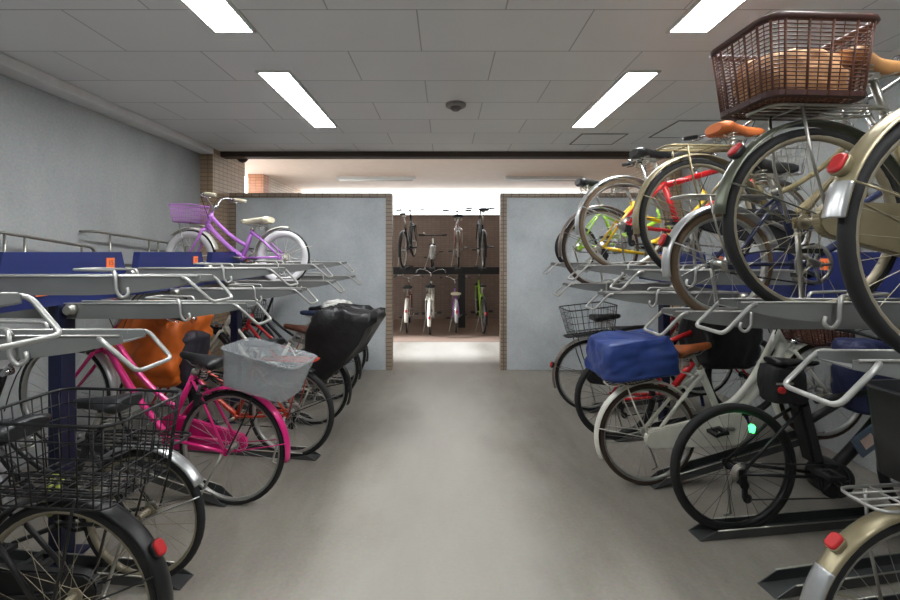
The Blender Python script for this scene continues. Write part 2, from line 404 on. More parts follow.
    # drive
    if case:
        b = MB(); y0, y1 = -.085, -.05; P = []; d = BB-rh
        an = math.atan2(d.z, d.x); rf, rr2 = .108, .058
        for i in range(13): t = an+pi/2 - pi*i/12; P.append((BB.x+rf*cos(t), BB.z+rf*sin(t)))
        for i in range(9): t = an-pi/2 - pi*i/8; P.append((rh.x+rr2*cos(t), rh.z+rr2*sin(t)))
        b.prism(P, 'y', y0, y1); b.build('chain_case', case, root, bevel=.006)
    else:
        b = MB(); r1, r2 = .088, (.036 if not gear else .05)
        b.rev([(r1, -.062), (r1, -.058), (r1-.018, -.058), (r1-.018, -.062)], BB, n=32)
        for i in range(5):
            t = 2*pi*i/5; b.tube([BB+Vector((0, -.06, 0)), BB+Vector((.078*cos(t), -.06, .078*sin(t)))], .006, 6)
        b.build('chainring', STEEL if col is not DARK else DARK, root)
        b = MB()
        for j, rr2 in enumerate((r2, r2*.85, r2*.7)): b.rev([(rr2, -.05-.005*j), (rr2, -.053-.005*j), (.012, -.053-.005*j), (.012, -.05-.005*j)], rh, n=24)
        b.build('cassette', STEEL, root)
        b = MB(); b.tube([rh+Vector((0, -.055, r2)), BB+Vector((0, -.06, r1))], .004, 6); 
        b.tube([BB+Vector((0, -.06, -r1)), rh+Vector((.03 if gear else 0, -.055, -r2 - (.09 if gear else 0)))], .004, 6); b.build('chain', DARK, root)
        if gear:
            b = MB(); p = rh+Vector((.0, -.062, -.03)); b.box(p, (.035, .03, .05)); b.box(p+Vector((.015, 0, -.055)), (.022, .014, .09))
            b.rev([(.024, -.004), (.024, .004), (.004, .004), (.004, -.004)], p+Vector((.015, 0, -.03)), n=14); b.rev([(.024, -.004), (.024, .004), (.004, .004), (.004, -.004)], p+Vector((.03, 0, -.10)), n=14)
            b.build('derailleur', DARK, root)
    ca = radians(crank)
    for s in (-1, 1):
        d = Vector((cos(ca), 0, sin(ca)))*s*.165; p0 = BB+Vector((0, s*.055, 0)); p1 = p0+d+Vector((0, s*.025, 0))
        if s < 0: p0.y -= .035; p1.y -= .035
        cr = MB().tube([BB+Vector((0, s*.02, 0)), p0, p0+d*.05, p1], [.012, .013, .012, .01], 8).build('crank', STEEL if case or col is not DARK else DARK, root)
        pb = MB(); q = p1+Vector((0, s*.055, 0)); pb.box(q+Vector((.032, 0, 0)), (.022, .085, .02)); pb.box(q-Vector((.032, 0, 0)), (.022, .085, .02)); pb.box(q+Vector((0, s*.035, 0)), (.07, .015, .016)); pb.box(q-Vector((0, s*.035, 0)), (.07, .015, .016)); pb.tube([p1, q], .007, 6)
        pb.build('pedal', BLK, cr)
    # carrier
    cz = 2*R+.055
    if carrier:
        b = MB(); hwid = .065; x0, x1 = -.20, .235
        loop = rounded([(x1, -.03, cz), (x1-.08, -hwid, cz), (x0, -hwid, cz), (x0, hwid, cz), (x1-.08, hwid, cz), (x1, .03, cz)], .04, n=3)
        b.tube(loop, .0055, 7)
        for y in (-.033, 0, .033): b.tube([(x0, y, cz), (x1-.03, y, cz)], .0035, 5)
        for x in (-.09, .05, .16): b.tube([(x, -hwid*.95, cz), (x, hwid*.95, cz)], .004, 5)
        for s in (-1, 1):
            b.tube([(-.02, s*.078, R), (-.075, s*.075, cz*.75), (-.10, s*hwid, cz)], .005, 6)
            b.tube([(x1, s*.03, cz), (ST.x, s*.02, ST.z-.06)], .0045, 6)
        b.build('rear_carrier', carrier, root)
    if rear: rear(root, Vector((-.045, 0, cz+.008)), R)
    if front: front(root, C, a, fh)
    if lamp:
        b = MB(); p = C + Vector((.055, 0, .03)); b.tube([p+Vector((-.03, 0, 0)), p, p+Vector((.035, 0, 0)), p+Vector((.04, 0, 0))], [.012, .026, .03, .026], 14); b.build('head_lamp', CHROME if case else BLK, root)
    if lock:
        b = MB(); c = rh + (ST-rh).normalized()*(R+.005); pts = []
        u = (ST-rh).normalized()
        for i in range(13):
            t = radians(-60+300*i/12); pts.append(c + Vector((0, 1, 0))*.06*cos(t) + u*.06*sin(t))
        b.tube(pts, .009, 7); b.box(c+Vector((0, .075, 0)), (.03, .025, .07)); b.build('ring_lock', BLK if lock is True else lock, root)
    if stand:
        b = MB()
        b.tube([rh+Vector((.01, .075, -.01)), rh+Vector((.045, .10, -R*.5)), rh+Vector((.075, .125, -R+.025)), rh+Vector((.04, .13, -R+.014))], [.010, .008, .008, .006], 7)
        b.build('kickstand', STEEL if stand is True else stand, root)
    if battery:
        b = MB(); q = BB+sd*.06+Vector((-.045, 0, .02)); ang = Matrix.Rotation(-(pi/2-sa), 3, 'Y')
        b.box(q+sd*.17, (.06, .085, .33), ang); b.build('battery', battery, root, bevel=.012)
        b = MB(); b.rev([(.085, -.06), (.09, -.05), (.09, .05), (.085, .06), (.02, .062), (.02, -.062)], BB+Vector((.03, 0, -.005)), n=26); b.build('motor', BLK, root)
    bpy.context.view_layer.update()
    return root

# attachments --------------------------------------------------------
def fbasket(m, L=.30, W=.36, H=.22, rimm=None, kind='wire', x=.20, dz=.03):
    def f(root, C, a, fh):
        c = (C.x+x, 0, C.z+dz)
        if kind == 'wire': o = wire_basket(root, 'front_basket', c, L, W, H, m, rimm=rimm)
        elif kind == 'wicker': o = wicker(root, 'front_basket', c, L, W, H)
        else: o = shell_basket(root, 'front_basket', c, L, W, H, m)
        b = MB()
        for s in (-1, 1): b.tube([(fh.x, s*.058, fh.z), (C.x+x+.05, s*.07, C.z+dz-.004)], .004, 6)
        b.tube([(C.x, 0, C.z+.02), (C.x+x, 0, C.z+dz-.004)], .009, 6); b.build('basket_bracket', STEEL, root)
    return f
WICK = mat('brown wicker', (92, 56, 42), .55, var=.25, scale=30)
WICKD = mat('dark wicker rim', (62, 34, 30), .5, var=.2, scale=20)
def wicker(root, name, c, L, W, H, taper=.86, rows=20):
    top = rrect(L, W, .05, 4, 7); bot = rrect(L*taper, W*taper, .04, 4, 7); n = len(top)
    P = lambda t, k, g=1: Vector(((bot[k % n][0]*(1-t)+top[k % n][0]*t)*g, (bot[k % n][1]*(1-t)+top[k % n][1]*t)*g, H*t))
    b = MB()
    for j in range(1, rows): b.tube([P(j/rows, k) for k in range(n)], .0024, 4, closed=True)
    for k in range(0, n, 2): b.tube([P(0, k, 1.012), P(1, k, 1.012)], .0042, 5)
    for k in range(1, n, 2): b.tube([P(0, k, .995), P(1, k, .995)], .0022, 4)
    for i in range(1, 16): x = -L*taper/2+L*taper*i/16; b.tube([(x, -W*taper/2+.004, .004), (x, W*taper/2-.004, .004)], .0035, 4)
    for i in range(1, 10): y = -W*taper/2+W*taper*i/10; b.tube([(-L*taper/2+.004, y, .004), (L*taper/2-.004, y, .004)], .0035, 4)
    o = b.build(name, WICK, root, loc=c)
    MB().tube([P(1, k) for k in range(n)], .0115, 7, closed=True).build('basket_rim', WICKD, o)
    MB().loft([[tuple(P(t, k, g)) for k in range(n)] for t, g in ((0, .9), (0, 1.03), (.07, 1.035), (.07, .99), (.02, .9))], wrap=True, smooth=False).build('basket_base', WICKD, o)
    return o
def rbasket(m, L=.42, W=.33, H=.25, kind='wire', x=0, rimm=None, **kw):
    def f(root, p, R):
        c = p+Vector((x, 0, 0))
        if kind == 'wire': wire_basket(root, 'rear_basket', c, L, W, H, m, rimm=rimm, **kw)
        elif kind == 'wicker': wicker(root, 'rear_basket', c, L, W, H, **kw)
        else: shell_basket(root, 'rear_basket', c, L, W, H, m, **kw)
    return f
def child_seat(m=BLK, cover=None, H=.44, lean=.10):
    def f(root, p, R):
        p = p - Vector((.05, 0, .10)); b = MB(); R_ = []
        for z, l, w, xo in ((0, .22, .22, .02), (.05, .32, .30, .0), (.15, .34, .34, -.01), (.2, .33, .35, -.02)):
            R_.append([(x+xo, y, z) for x, y in rrect(l, w, .06, 4, 3)])
        b.loft(R_)
        so = b.build('child_seat', m, root, loc=p)
        b = MB(); rings = []
        for i in range(9):
            t = i/8; z = .18+t*(H-.2); xo = -.15-lean*t; w = .34-.06*t*t
            rings.append([(xo+.03*cos(q)-.05*(1-abs(sin(q)))*0, w/2*sin(q)*(1 if i < 8 else .8), z) for q in [2*pi*k/14 for k in range(14)]])
        b.loft(rings); b.build('backrest', m, so)
        for s in (-1, 1):
            MB().tube([(-.16, s*.16, .36), (.0, s*.175, .34), (.12, s*.165, .26), (.12, s*.155, .15)], .02, 8).build('armrest', m, so)
            MB().tube([(.10, s*.15, .10), (.14, s*.17, -.12), (.2, s*.16, -.27)], .022, 8).build('footrest', m, so)
        if cover:
            b = MB(); rings = []
            for z, l, w, xo in ((-.16, .16, .38, .04), (-.08, .24, .40, .02), (.02, .33, .42, -.02), (.12, .40, .44, -.05), (.22, .46, .45, -.08), (.32, .50, .45, -.11), (.40, .50, .44, -.13), (.45, .46, .42, -.14), (.465, .40, .38, -.14), (.44, .30, .3, -.14)):
                ring = []
                for x, y in rrect(l, w, .05, 4, 8):
                    q = Vector((x+xo, y, z+(x*-.10 if z > .3 else 0))); d = noise.noise_vector(q*9+Vector((p.x, R, 2)))*.034+noise.noise_vector(Vector((q.x*26, q.y*26, q.z*8)))*.022
                    ring.append(q+d)
                rings.append(ring)
            b.loft(rings); b.build('rain_cover', cover, so)
    return f
# ------------------------------------------------------------------ camera + world
cam = bpy.data.cameras.new('camera'); co = bpy.data.objects.new('camera', cam); COL.objects.link(co)
co.location = (0, 0, 1.5); co.rotation_euler = (pi/2, 0, 0)
F = 430.0
cam.lens = 36*F/900; cam.sensor_width = 36; cam.sensor_fit = 'HORIZONTAL'
cam.shift_x = 5/900; cam.shift_y = -48/900; cam.clip_start = .02
SC.camera = co
w = bpy.data.worlds.new('sky'); SC.world = w; w.use_nodes = True
w.node_tree.nodes['Background'].inputs['Color'].default_value = (.93, .97, 1.0, 1)
w.node_tree.nodes['Background'].inputs['Strength'].default_value = 3.4
SC.view_settings.view_transform = 'Standard'; SC.view_settings.look = 'None'; SC.view_settings.gamma = 1
SC.view_settings.use_curve_mapping = False; SC.view_settings.exposure = 0.84

# ------------------------------------------------------------------ room shell
CZ = 2.74; WX = 2.92; YP = 5.47; YB = 9.6; Y0 = -3.6
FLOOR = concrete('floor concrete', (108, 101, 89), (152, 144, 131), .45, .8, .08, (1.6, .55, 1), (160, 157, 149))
CEIL = tiles('ceiling boards', (234, 234, 234), (229, 229, 229), (182, 182, 182), .91, .455, .004, .5, .8, 'XY', (-.6, 2.2), .25)
WALLC = concrete('wall concrete', (148, 152, 151), (182, 186, 185), .85, .9, .1, (1, .8, .35))
PARTC = concrete('partition plaster', (160, 168, 173), (194, 200, 203), .8, 1.3, .1)
BRICK = tiles('tan mosaic tile', (172, 146, 118), (184, 157, 128), (128, 112, 96), .10, .05, .005, .0, .5, 'XYZ')
TRIMT = tiles('brown border tile', (134, 118, 102), (152, 134, 116), (98, 88, 78), .10, .05, .005, .0, .5, 'XYZ')
BACKB = tiles('brown wall tile', (130, 114, 103), (140, 122, 111), (114, 102, 94), .10, .05, .004, .0, .6, 'XZ')
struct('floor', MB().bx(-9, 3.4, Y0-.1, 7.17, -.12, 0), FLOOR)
struct('floor_back', MB().bx(-9, 3.4, 7.17, 9.9, -.12, .004), concrete('brown floor', (112, 88, 70), (134, 106, 86), .5))
struct('ceiling', MB().bx(-WX-.1, WX+.1, Y0-.1, 5.42, CZ, CZ+.15), CEIL)
struct('wall_left', MB().bx(-WX-.12, -WX, Y0-.1, 5.13, 0, CZ), WALLC)
struct('wall_right', MB().bx(WX, WX+.12, Y0-.1, 5.3, 0, CZ), WALLC)
struct('wall_behind', MB().bx(-WX, WX, Y0-.1, Y0, 0, CZ), WALLC)
struct('trim_1', MB().bx(-WX, -2.76, Y0, 5.13, CZ-.07, CZ), mat('soffit paint', (226, 226, 224), .8, var=.04), .004)
struct('trim_2', MB().bx(WX-.16, WX, Y0, 5.3, CZ-.07, CZ), _M['soffit paint'], .004)
struct('beam_far', MB().bx(-2.77, 3.4, 5.3, 5.44, CZ-.065, CZ+.15), mat('dark beam tile', (66, 54, 46), .6))
struct('pillar_left', MB().bx(-3.4, -2.77, 5.13, 5.95, 0, 2.95), BRICK)
struct('pillar_right', MB().bx(2.77, 3.5, 5.3, 5.95, 0, 2.95), BRICK)
struct('partition_left', MB().bx(-2.66, -.75, YP, YP+.12, 0, 2.19), PARTC, .002)
struct('partition_right', MB().bx(.78, 2.77, YP, YP+.12, 0, 2.19), PARTC, .002)
def edge_strip(n, x0, x1, z0, z1): struct(n, MB().bx(x0, x1, YP-.012, YP+.13, z0, z1), TRIMT, .002)
edge_strip('trim_3', -2.74, -.674, 2.19, 2.25); edge_strip('trim_4', -.752, -.674, 0, 2.19)
edge_strip('trim_5', .708, 2.77, 2.19, 2.25); edge_strip('trim_6', .708, .785, 0, 2.19); edge_strip('trim_7', -2.74, -2.66, 0, 2.19)
struct('ceiling_back', MB().bx(-3.6, 3.5, 5.44, 9.75, 2.86, 3.0), mat('bounce tinted back ceiling', (240, 224, 210), .8, var=.03))  # white ceiling tinted pinkish: warm bounce light put into the colour
struct('wall_back', MB().bx(-3.4, 3.5, YB, YB+.15, 0, 2.30), BACKB)
struct('wall_back_left', MB().bx(-3.4, -3.2, 7.75, YB, 0, 2.86), BRICK)
struct('pillar_back', MB().bx(-3.44, -3.17, 7.5, 7.75, 0, 2.86), tiles('orange brown tile', (170, 112, 78), (184, 124, 88), (130, 96, 74), .10, .05, .005, .0, .5, 'XYZ'))
struct('wall_back_right', MB().bx(3.2, 3.35, 5.95, YB, 0, 2.86), BRICK)
struct('trim_8', MB().bx(-3.4, 3.4, YB-.03, YB+.16, 2.30, 2.33), TRIMT)

# ------------------------------------------------------------------ ceiling fixtures
TUBE = emis('fluorescent glow', (.965, .985, 1.0), 24.0)
FRAME = mat('white enamel', (214, 214, 210), .4, var=.03)
REFLC = mat('fixture reflector', (236, 236, 232), .4, var=.02)
def fixture(x0, x1, y0, y1, label):
    z = CZ; t = tag(empty('ceiling_light', ((x0+x1)/2, (y0+y1)/2, z)), label, 'ceiling light', 'fluorescent ceiling lights')
    hx, hy = (x1-x0)/2, (y1-y0)/2; e = .016
    b = MB(); b.loft([[(x, y, zz) for x, y in ((-sx, -sy), (sx, -sy), (sx, sy), (-sx, sy))] for sx, sy, zz in ((hx+e, hy+e, 0), (hx+e, hy+e, -.014), (hx, hy, -.014), (hx, hy, 0))], wrap=True, smooth=False)
    b.build('frame', FRAME, t)
    MB().bx(-hx, hx, -hy, hy, -.008, -.002).build('diffuser', TUBE, t)
    return t
for side, (x0, x1) in (('left', (-1.28, -1.075)), ('right', (1.255, 1.46))):
    for k, nm in ((1, 'far fluorescent ceiling light fully in view'), (0, 'near fluorescent ceiling light cut by the picture top'), (-1, 'recessed fluorescent ceiling light just behind the viewer')):
        fixture(x0, x1, 1.12+1.83*k, 2.40+1.83*k, f'{nm}, {side} row')
for x0, x1, s in ((-1.95, -.54, 'left'), (1.08, 2.5, 'right')):
    t = tag(empty('batten_light', ((x0+x1)/2, 7.76, 2.86)), f'slim unlit batten light on back room ceiling, {s} one', 'ceiling light', 'back room batten lights')
    MB().bx(-(x1-x0)/2, (x1-x0)/2, -.05, .05, -.05, 0).build('housing', FRAME, t, .004)
    MB().tube([(-(x1-x0)/2+.04, 0, -.066), ((x1-x0)/2-.04, 0, -.066)], .014, 10).build('lamp_tube', REFLC, t)
t = tag(empty('smoke_detector', (.09, 3.6, CZ)), 'small round grey detector in the middle of the ceiling', 'smoke detector')
MB().tube([(0, 0, 0), (0, 0, -.02), (0, 0, -.03)], [.085, .085, .07], 24).build('base', mat('detector grey', (140, 138, 134), .5), t)
MB().tube([(0, 0, -.03), (0, 0, -.04), (0, 0, -.055)], [.045, .045, .03], 20).build('sensor', mat('sensor grey', (96, 94, 90), .5), t)
t = tag(empty('security_camera', (-2.60, 5.52, 2.86)), 'black dome security camera under the ceiling beside the left pillar', 'security camera')
MB().tube([(0, 0, 0), (0, 0, -.09), (0, 0, -.12)], [.04, .04, .075], 16).build('mount', BLK, t)
MB().tube([(0, 0, -.12), (0, 0, -.17), (0, 0, -.2), (0, 0, -.215)], [.075, .07, .045, .01], 16).build('dome', DARK, t)
for x0, x1, y0, y1, lb in ((1.43, 1.92, 4.5, 4.95, 'square access panel in ceiling beyond the far right light'), (2.2, 2.75, 4.05, 4.65, 'larger access panel in ceiling near the right wall')):
    t = tag(empty('access_panel', ((x0+x1)/2, (y0+y1)/2, CZ)), lb, 'access panel', 'ceiling access panels'); hx, hy = (x1-x0)/2, (y1-y0)/2
    MB().loft([[(x, y, zz) for x, y in ((-sx, -sy), (sx, -sy), (sx, sy), (-sx, sy))] for sx, sy, zz in ((hx, hy, 0), (hx, hy, -.006), (hx-.014, hy-.014, -.006), (hx-.014, hy-.014, 0))], wrap=True, smooth=False).build('frame', mat('panel frame', (92, 90, 88), .5), t)
    MB().bx(-hx+.014, hx-.014, -hy+.014, hy-.014, -.004, 0).build('panel', mat('panel board', (230, 230, 230), .8, var=.03), t)

# ------------------------------------------------------------------ two tier racks
def tray_mesh():
    b = MB(); hw = .05; t = .004; rings = []
    xs = [(-.86, .07), (-.4, .07), (0, .075), (.45, .075), (.6, .068), (.74, .05), (.84, .03), (.88, .022)]
    for x, d in xs:
        rings.append([(x, -hw, 0), (x, -hw, -d), (x, hw, -d), (x, hw, 0), (x, hw-t, 0), (x, hw-t, -min(d-t, .04)), (x, -hw+t, -min(d-t, .04)), (x, -hw+t, 0)])
    b.loft(rings, smooth=False)
    return b.mesh('channel', TRAYM)
def lip_mesh():
    b = MB()
    for s in (-1, 1): b.tube([(-.86, s*.053, .0), (.87, s*.051, .0)], .0035, 6)
    return b
def handle_mb():
    return MB().tube(rounded([(.81, -.05, -.006), (.845, -.085, -.006), (.945, -.08, -.098), (.945, .08, -.098), (.86, .085, -.006), (.82, .05, -.006)], .025, n=4), .0068, 8)
def hook_mb():
    b = MB()
    b.tube(rounded([(.56, -.056, .0), (.55, -.06, .022), (.38, -.06, .026), (.38, .06, .026), (.55, .06, .022), (.56, .056, 0)], .03, n=3), .0055, 7)
    b.tube(rounded([(.545, -.06, .022), (.565, -.072, .0), (.57, -.075, -.06), (.59, -.07, -.085), (.61, -.062, -.07), (.60, -.058, -.045)], .03, n=3), .0065, 7)
    return b
TM = {'channel': tray_mesh(), 'rail_lip': lip_mesh().mesh('rail_lip', HOOPM), 'pull_handle': handle_mb().mesh('pull_handle', HOOPM), 'wheel_hook': hook_mb().mesh('wheel_hook', HOOPM),
      'pivot_knob': MB().tube([(.03, -.04, -.03), (.03, -.07, -.03), (.03, -.085, -.03)], [.03, .03, .02], 14).mesh('pivot_knob', STEEL)}
HI, LO = 1.405, 1.25; GR = .04; BX = 1.87
def tray(side, y, z, yaw, label):
    r = empty('rack_tray', (side*(BX-.03), y, z), (0, 0, radians(yaw if side < 0 else 180-yaw)))
    tag(r, label, 'rack tray', 'grey upper rack trays on the %s' % ('left' if side < 0 else 'right'))
    for n, me in TM.items():
        o = link(n, me, r)
        if n in ('wheel_hook', 'pivot_knob') and side > 0: o.scale = (1, -1, 1)
    return r
LEFT = [(.926, HI), (1.33, LO), (1.736, HI), (2.14, LO), (2.545, HI), (2.95, LO), (3.355, HI), (3.76, LO), (4.165, HI), (4.57, LO)]
RIGHT = [(1.06, LO), (1.46, HI), (1.86, LO), (2.26, HI), (2.66, LO), (3.06, HI), (3.46, LO), (3.86, HI)]
TY = -3.0
LL = ['empty grey upper tray nearest the viewer on the left, mostly outside the view', 'empty low upper tray above the pink bicycle front wheel, big square pull handle', 'empty high upper tray reaching in from the left edge at eye level',
      'empty low upper tray right above the orange rain poncho', 'empty high upper tray, third high one from the viewer on the left', 'empty low upper tray just in front of the purple bicycle tray', 'empty high upper tray directly in front of the purple bicycle wheels',
      'grey upper tray holding the purple child bicycle', 'empty high upper tray just behind the purple bicycle', 'empty upper tray farthest away on the left, by the partition']
for (y, z), l in zip(LEFT, LL): tray(-1, y, z, 0, l)
RL = ['grey upper tray under the champagne fendered bicycle at the right edge', 'grey upper tray under the bicycle with the brown wicker rear basket', 'grey upper tray under the small navy bicycle with silver fender', 'grey upper tray under the champagne bicycle with orange brown saddle',
      'empty low upper tray above the blue basket cover on the right', 'grey upper tray under the red framed bicycle', 'grey upper tray under the yellow framed bicycle', 'grey upper tray farthest away on the right, under the small folding bicycle']
for (y, z), l in zip(RIGHT, RL): tray(1, y, {1.06: 1.245, 1.46: 1.335}.get(y, z), 0, l)
def digits(txt, size, m, parent, loc, rot):
    c = bpy.data.curves.new('numeral', 'FONT'); c.body = txt; c.size = size; c.align_x = 'CENTER'; c.align_y = 'CENTER'; c.extrude = .0006
    o = bpy.data.objects.new('tmp', c); COL.objects.link(o); bpy.context.view_layer.update()
    me = bpy.data.meshes.new_from_object(o.evaluated_get(bpy.context.evaluated_depsgraph_get())); bpy.data.objects.remove(o)
    me.materials.clear(); me.materials.append(m); q = link('numeral', me, parent, loc); q.rotation_euler = rot; return q
def rack(side, y0, y1, slots, label, first):
    r = tag(empty('bicycle_rack', (side*BX, y0, 0)), label, 'bicycle rack', 'two tier bicycle racks')
    top = [(0, 1.5)]
    for y, z in slots:
        hw = .035; y -= y0
        if z == HI and y > .1: top += [(y-hw-.05, 1.5), (y-hw, 1.335), (y+hw, 1.335), (y+hw+.03, 1.5)]
    end = 3.97 if side < 0 else 3.75
    top = [p for p in top if p[0] < end-y0] + [(end-y0, 1.5), (end-y0, 1.33), (y1-y0, 1.33)]
    top += [(y1-y0, 1.245), (0, 1.245)]
    MB().prism(top, 'x', -.02, .02).build('beam', NAVY, r)
    ys = [1.55, 3.3] if side < 0 else [1.05, 3.05]
    for y in ys:
        p = MB().bx(-.03, .03, y-.045, y+.045, .012, 1.245).build('post', mat('shaded navy steel', (15, 21, 50), .5), r, .004)  # beam navy darkened for the posts, shade under the rack painted in
        MB().bx(-.07, .07, y-.09, y+.09, 0, .012).build('base_plate', _M['shaded navy steel'], p)
    for i, (y, z) in enumerate(slots):
        yy = y-.17-y0
        pl = MB().bx(-.003 - side*.022, .003 - side*.022, yy-.028, yy+.028, (1.44 if z == HI else 1.325)-.028, (1.44 if z == HI else 1.325)+.028).build('number_plate', ORANGEP, r, .001)
        digits(str(first+i), .036, BLK if False else mat('brown print', (150, 58, 24), .5), pl, (-side*.0258, yy, 1.44 if z == HI else 1.325), (pi/2, 0, pi/2 if side < 0 else -pi/2))
    return r
rack(-1, .55, 4.95, LEFT, 'left two tier bicycle rack, navy beam and posts with orange number plates', 11)
rack(1, .62, 4.1, RIGHT, 'right two tier bicycle rack, navy beam and posts behind the parked bicycles', 31)
# wall rails on the left
def wall_rail(p0, p1, label):
    r = tag(empty('wall_rail', p0), label, 'rail', 'thin steel rails along the left wall'); p0 = Vector(p0); d = Vector(p1)-p0; b = MB()
    MB().tube(rounded([(-.12, 0, .0), (0, 0, 0), tuple(d), (d.x, d.y+.02, d.z-.07), (d.x-.12, d.y+.02, d.z-.07)], .03, n=3), .011, 8).build('rail', STEEL, r)
    for t in (.12, .48, .58, .92):
        q = d*t; MB().tube([q, q+Vector((0, 0, -.30)), q+Vector((-.12, 0, -.30))], .008, 6).build('post', STEEL, r)
wall_rail((-2.80, 2.1, 1.70), (-2.80, 3.42, 1.535), 'thin steel wall rail nearest the left edge')
wall_rail((-2.80, 3.44, 1.665), (-2.80, 4.75, 1.56), 'thin steel wall rail farther along, left of the purple bicycle')

# floor rails
def floor_rail(x, y, yaw, tilt, L, label, group):
    r = empty('floor_rail', (x, y, 0), (0, -radians(tilt), radians(yaw))); tag(r, label, 'floor rail', group)
    b = MB(); hw, t = .045, .004
    for s in (-1, 1):
        b.prism([(0, .002), (.10, .05), (L, .05), (L, .002)], 'y', s*hw-t/2, s*hw+t/2)
    b.bx(0, L, -hw, hw, .001, .004); b.build('channel', RAILM, r)
    for s in (-1, 1): MB().tube([(.10, s*(hw+.004), .05), (L, s*(hw+.004), .05)], .004, 6).build('edge_bar', STEEL, r)
    if tilt > 3:
        h = L*sin(radians(tilt)); q = MB(); c, s_ = cos(radians(tilt)), sin(radians(tilt))
        # vertical leg under the raised end
        bx = L*.93; foot = Vector((bx + h*.93*s_, 0, -h*.93*c+.002))
        q.tube([(bx, 0, .002), tuple(foot)], .016, 8); q.build('leg', NAVY, r)

# ------------------------------------------------------------------ lower left bicycles
PINK = paint((214, 30, 120), 'magenta'); LIME = paint((186, 196, 92), 'lime'); REDOR = paint((190, 58, 30), 'vermilion'); RED = paint((198, 26, 32), 'red')
PURP = paint((196, 128, 218), 'lilac'); YEL = paint((232, 190, 24), 'yellow'); NAVYP = paint((30, 36, 62), 'navy'); GREENP = paint((150, 200, 50), 'green')
WHITEP = paint((226, 226, 214), 'white'); MAROON = paint((118, 34, 36), 'maroon'); CHAMPP = mat('champagne paint', (140, 128, 96), .35, .4); BRONZE = mat('bronze fender', (120, 108, 100), .35, .5)
GREYB = mat('grey translucent plastic', (150, 154, 156), .35, alpha=.4, var=.05)
GLOSSBLK = mat('black rain vinyl', (20, 20, 22), .45, bump=.7, bscale=18)
LG = 'bicycles parked on the floor along the left'
RG = 'bicycles parked on the floor along the right'
def left(label, X, Y, yaw=8, tilt=0, **kw):
    floor_rail(X+(.06 if tilt > 3 else .2), Y, 180-yaw, tilt, 1.25, 'dark floor rail under the ' + kw.pop('short'), 'floor rails on the left')
    return bike(label, (X, Y, .006), 180-yaw, tilt, group=LG, **kw)
L1 = left('black bicycle nearest on the left with wide black wire rear basket', -1.245, 1.41, 5, 0, short='nearest black basket bicycle', col=DARK, fender=DARK, frame='step', R=.34, sz=.90, seata=76, carrier=WIREBLK, stand=DARK, refl=148, case=BLK,
     rim=ALUOLD, rear=rbasket(WIREBLK, .48, .32, .25, ns=7, taper=.88, wires=.0026, x=-.02, rings=5), front=fbasket(WIREBLK))
L2 = left('small black bicycle with lime green chain guard, second from the viewer on the left', -1.37, 1.95, 6, 0, short='bicycle with lime green chain guard', R=.30, WB=1.0, col=DARK, fender=SILVER, rsp=(25, 150), refl=False, sz=.80, carrier=WIREBLK, stand=STEEL, bars='city', tyre=RUB, rim=ALUOLD, case=None)
MB().tube([(-.02, .085, .285), (.12, .085, .345), (.30, .08, .375), (.46, .07, .39)], [.008, .016, .018, .012], 8).build('chain_guard', LIME, L2)['label'] = 'lime green chain guard'
MB().tube([(.42, .045, .30), (.36, .045, .47), (.39, .045, .49), (.47, .045, .33)], .012, 8).build('guard_bracket', LIME, L2)
L3 = left('magenta pink bicycle with grey plastic rear basket', -1.345, 2.57, 8, 13, short='magenta pink bicycle', R=.34, WB=1.17, seata=77, col=PINK, fender=None, refl=False, sz=.80, carrier=WIREBLK, case=PINK, rear=rbasket(GREYB, .45, .31, .215, 'shell', x=-.07), frame='step', tube=.017, lock=True)
b = fender_mb(.34, radians(15), radians(176), .06, radians(158)).build('fender', PINK, L3, loc=(0, 0, .34))
fender_mb(.34, radians(48), radians(195), .06, radians(175)).build('fender', SILVER, L3, loc=(1.17, 0, .34))
L4 = left('vermilion bicycle under the orange rain poncho', -1.12, 3.13, 8, 0, short='vermilion bicycle', col=REDOR, R=.33, tw=.045, fender=DARK, rsp=(15, 120), refl=False, carrier=mat('paint vermilion', (190, 58, 30)), sz=.82, frame='step', gear=True, front=fbasket(WIREBLK))
L5 = left('white framed bicycle with brown saddle and black covered child seat', -1.2, 3.75, 8, 10, short='white framed bicycle with child seat', col=WHITEP, R=.32, fender=DARK, refl=False, saddle=mat('dark brown saddle', (88, 52, 38), .45), carrier=STEEL, sz=.80, frame='step', rear=child_seat(BLK, GLOSSBLK), case=BLK)
L6 = left('red bicycle with dark blue saddle behind the child seat bicycle', -1.2, 4.35, 8, 4, short='red bicycle with blue saddle', col=RED, R=.32, fender=DARK, refl=False, saddle=mat('dark blue saddle', (46, 56, 84), .5), carrier=WIREBLK, sz=.86, frame='step', battery=WHITE, rear=rbasket(WIREBLK, .36, .3, .24), bars='city')
L7 = left('black bicycle farthest on the left, next to the partition', -1.22, 4.92, 8, 0, short='farthest left black bicycle', col=DARK, R=.33, fender=BLK, refl=False, carrier=STEEL, sz=.84, front=fbasket(WIREBLK), gear=True)

